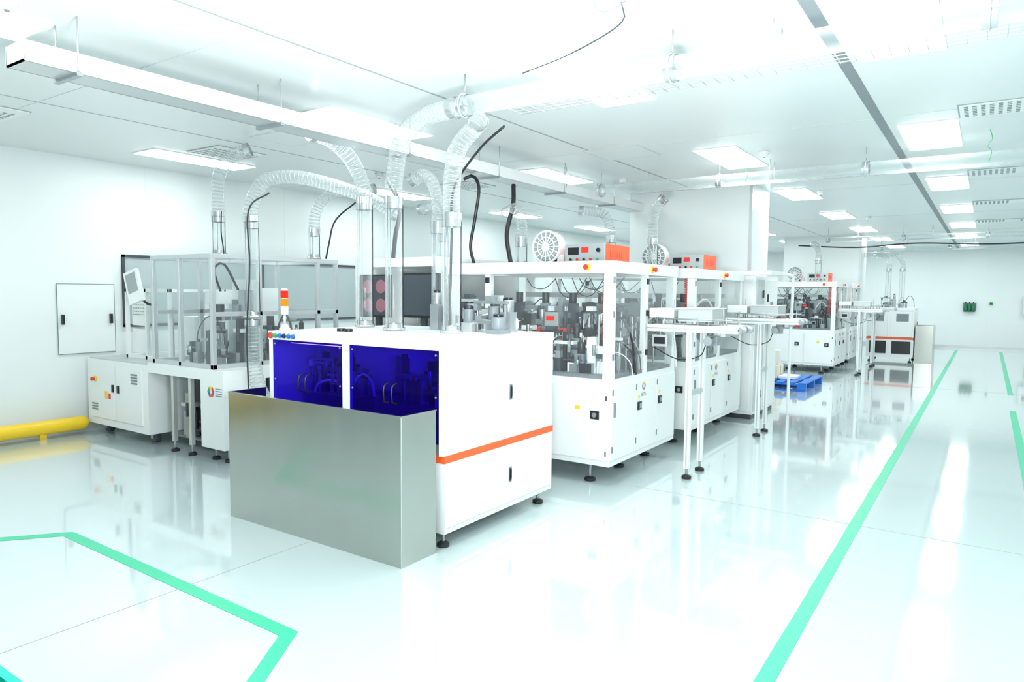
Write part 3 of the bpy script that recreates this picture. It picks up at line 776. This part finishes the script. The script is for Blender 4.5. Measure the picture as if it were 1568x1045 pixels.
for a,b in ((fx0+q,-6.45),(-6.45+q,fx1-q)):
    o.quad([(a,fy0+.02,fz0),(b,fy0+.02,fz0),(b,fy0+.02,fz1),(a,fy0+.02,fz1)],PANE)
for a,b in ((fy0+q,4.24),(4.24+q,4.96),(4.96+q,fy1-q)):
    o.quad([(fx1-.02,a,fz0),(fx1-.02,b,fz0),(fx1-.02,b,fz1),(fx1-.02,a,fz1)],PANE)
for y in (4.0,4.6): o.box(fx0+q,fx1-q,y,y+q,fz1-0.04,fz1-0.005,ALU)
o.box(-6.31,-6.15,3.97,4.13,fz1-0.006,fz1+0.004,WHITE)
o.box(-6.75,-6.45,4.6,4.9,0.86,1.62,WHITE); o.box(-6.72,-6.48,4.2,4.62,1.45,1.58,WHITE); o.cyl((-6.6,4.28,1.28),(-6.6,4.28,1.45),0.05,DARK,20)
o.box(-6.3,-6.05,4.1,4.4,0.86,0.98,METAL); o.box(-6.25,-6.1,4.15,4.35,0.98,1.3,METAL); o.cyl((-6.18,4.2,1.3),(-6.18,4.2,1.45),0.045,GREY,20)
clutter(o,-6.75,-6.05,3.95,5.0,0.86,1.5,46,31)
o.box(-6.4,-6.0,4.3,4.34,1.0,1.7,WHITE); o.box(-6.38,-6.2,4.28,4.3,1.2,1.5,GREY); o.box(-6.15,-6.05,4.2,4.3,1.3,1.6,METAL)
o.tube([(-6.6,4.3,1.58),(-6.55,4.2,1.8),(-6.3,4.15,1.85),(-6.15,4.2,1.6)],0.012,BLACK,8,0.04)
for x in (-7.85,-7.45,-7.0):
    for y in (3.95,4.9): o.box(x,x+0.035,y,y+0.035,0.845,1.6,WHITE)
for z in (0.845,1.565):
    o.box(-7.85,-6.965,3.95,3.985,z,z+0.035,WHITE); o.box(-7.85,-6.965,4.9,4.935,z,z+0.035,WHITE); o.box(-7.85,-7.815,3.985,4.9,z,z+0.035,WHITE)
o.box(-7.8,-7.45,4.0,4.01,1.2,1.56,WHITE); o.box(-7.8,-7.45,4.0,4.01,0.9,1.16,WHITE)
for i in range(8):
    for j in range(4): o.cyl((-7.76+i*0.035,3.992,1.32+j*0.035),(-7.76+i*0.035,4.0,1.32+j*0.035),0.006,SEAM,8)
o.quad([(-7.41,3.97,0.88),(-7.0,3.97,0.88),(-7.0,3.97,1.56),(-7.41,3.97,1.56)],PANE)
o.box(-7.4,-7.1,4.3,4.6,0.845,1.3,WHITE); o.cyl((-7.2,4.1,0.845),(-7.2,4.1,1.4),0.03,METAL,12)
M = Matrix.Translation((-7.2,3.72,1.62)) @ Matrix.Rotation(-0.35,4,'Y') @ Matrix.Rotation(0.25,4,'Z')
o.box(-0.09,0.09,-0.02,0.02,-0.17,0.17,WHITE,M); o.box(-0.065,0.065,-0.024,-0.019,-0.06,0.14,SEAM,M)
o.tube([(-7.2,3.75,1.55),(-7.1,3.8,1.45),(-6.98,3.8,1.45),(-6.93,3.78,1.5)],0.014,BLACK,8,0.03)
o.done(0.003)

# ---------------------------------------------------------------- electrical cabinets next to pillar
o = Obj('electrical_cabinet')
o.box(-3.0,-2.42,9.0,9.40,0.06,1.83,WHITE)
o.box(-2.98,-2.44,9.02,9.39,0,0.06,DARK)
o.box(-2.421,-2.41,9.03,9.38,0.1,1.79,ALU)
o.box(-2.96,-2.46,8.988,9.001,0.1,1.79,WHITE)
for z in (1.55,0.25): o.box(-2.41,-2.395,9.3,9.34,z,z+0.1,BLACK)
o.done(0.004)
o = Obj('electrical_cabinet')
o.box(-2.60,-2.42,9.45,10.1,0.06,1.83,WHITE); o.box(-2.59,-2.44,9.46,10.08,0,0.06,DARK)
o.box(-2.421,-2.41,9.49,10.07,0.1,1.79,WHITE)
for z in (1.5,0.3): o.box(-2.41,-2.395,9.53,9.57,z,z+0.1,BLACK)
o.box(-2.41,-2.402,9.7,9.82,1.3,1.5,GREY)
o.done(0.004)
o = Obj('overhead_wireway')
o.box(-2.8,-2.2,8.85,8.9,1.84,1.89,WHITE) ; o.box(-2.25,-2.2,8.9,9.6,1.84,1.89,WHITE); o.box(-2.6,-2.25,9.2,9.25,1.84,1.88,WHITE)
o.tube([(-2.22,9.6,1.86),(-2.15,9.65,1.85),(-2.13,9.7,1.75),(-2.14,9.7,0.9),(-2.14,9.7,0.0)],0.02,WHITE,10,0.05)
o.done(0.003)

# blue pallet with goods
o = Obj('blue_plastic_pallet')
px0,px1,py0,py1 = -3.6,-2.40,12.1,13.5
for i in range(7):
    a = px0+(px1-px0-0.12)*i/6; o.box(a,a+0.12,py0,py1,0.12,0.145,BLUEP)
for y in (py0,(py0+py1)/2-.05,py1-0.1):
    o.box(px0,px1,y,y+0.1,0.095,0.12,BLUEP); o.box(px0,px1,y,y+0.1,0.0,0.02,BLUEP)
    for x in (px0,(px0+px1)/2-.07,px1-0.14): o.box(x,x+0.14,y,y+0.1,0.02,0.095,BLUEP)
o.done(0.005)
o = Obj('wrapped_carton_stack')
o.box(-3.5,-2.95,12.5,12.95,0.147,0.37,CREAM); o.box(-3.48,-3.0,12.52,12.93,0.372,0.62,CREAM); o.box(-3.5,-2.95,12.7,12.74,0.15,0.623,WHITE)
o.box(-2.93,-2.65,12.5,12.9,0.147,0.2,WHITE)
o.done(0.01)

# wall mounted green unit on back wall
o = Obj('green_wall_valve_unit')
o.box(-0.62,-0.28,Y1-0.03,Y1-0.001,1.14,1.40,GREY)
for x in (-0.55,-0.45,-0.35):
    o.cyl((x,Y1-0.08,1.12),(x,Y1-0.08,1.33),0.045,DGREEN,16); o.sphere((x,Y1-0.08,1.33),0.045,DGREEN); o.cyl((x,Y1-0.08,1.37),(x,Y1-0.08,1.42),0.015,BLACK,10)
    o.box(x-0.02,x+0.02,Y1-0.08,Y1-0.02,1.2,1.23,METAL)
o.done()
o = Obj('wall_switch_box')
o.box(0.05,0.13,Y1-0.05,Y1-0.001,1.34,1.42,GREENP); o.box(0.07,0.11,Y1-0.06,Y1-0.049,1.36,1.40,BLACK); o.done(0.004)
o = Obj('wall_control_box')
o.box(0.86,1.3,Y1-0.12,Y1-0.001,1.05,1.6,ALU); o.box(0.9,1.26,Y1-0.13,Y1-0.119,1.1,1.55,WHITE); o.box(0.95,1.1,Y1-0.135,Y1-0.129,1.35,1.48,DARK)
o.cyl((1.0,Y1-0.06,0.5),(1.0,Y1-0.06,1.05),0.02,ALU,10); o.done(0.004)

# teal bin lower left
o = Obj('teal_plastic_bin')
def rrect(x0,x1,y0,y1,r,z,n=8):
    pts=[]
    for cx,cy,a0 in ((x1-r,y1-r,0),(x0+r,y1-r,90),(x0+r,y0+r,180),(x1-r,y0+r,270)):
        for k in range(n+1):
            a=math.radians(a0+90*k/n); pts.append((cx+r*math.cos(a),cy+r*math.sin(a),z))
    return pts
bx=(-2.99,-2.40,0.42,0.95)
def loopv(d,z,r): return [o.bm.verts.new(p) for p in rrect(bx[0]+d,bx[1]-d,bx[2]+d,bx[3]-d,r,z)]
Ls=[loopv(0.05,0.0,0.10),loopv(0.02,0.23,0.12),loopv(0.0,0.23,0.13),loopv(0.0,0.27,0.13),loopv(0.01,0.285,0.12),loopv(0.04,0.285,0.10),loopv(0.075,0.02,0.08)]
for A,B in zip(Ls,Ls[1:]):
    for k in range(len(A)): o.face([A[k],A[(k+1)%len(A)],B[(k+1)%len(A)],B[k]],TEAL)
o.face(Ls[0][::-1],TEAL); o.face(Ls[-1],TEAL)
o.done()

# ---------------------------------------------------------------- light: bounce flash near photographer + world
ld = bpy.data.lights.new('photographer_bounce_flash','AREA'); ld.energy = 270; ld.size = 0.6; ld.color=(0.96,1,1)
lo = bpy.data.objects.new('photographer_bounce_flash',ld); scene.collection.objects.link(lo)
lo.location = (-0.8,1.2,1.5)
lo.rotation_euler = Vector((-0.35,0.45,1.0)).to_track_quat('-Z','Y').to_euler()
w = bpy.data.worlds.new('world'); scene.world = w; w.use_nodes = True
w.node_tree.nodes['Background'].inputs[0].default_value = (0.9,0.97,1,1); w.node_tree.nodes['Background'].inputs[1].default_value = 0.5

# ---------------------------------------------------------------- camera
cd = bpy.data.cameras.new('camera'); cam = bpy.data.objects.new('camera',cd); scene.collection.objects.link(cam)
cd.sensor_width = 36; cd.lens = 24.5; cd.clip_start = 0.05; cd.clip_end = 200
R = Matrix.Rotation(math.radians(34.24),4,'Z') @ Matrix.Rotation(math.radians(90-4.02),4,'X') @ Matrix.Rotation(math.radians(0.5),4,'Z')
cam.matrix_world = Matrix.Translation((0,0,1.6)) @ R
scene.camera = cam
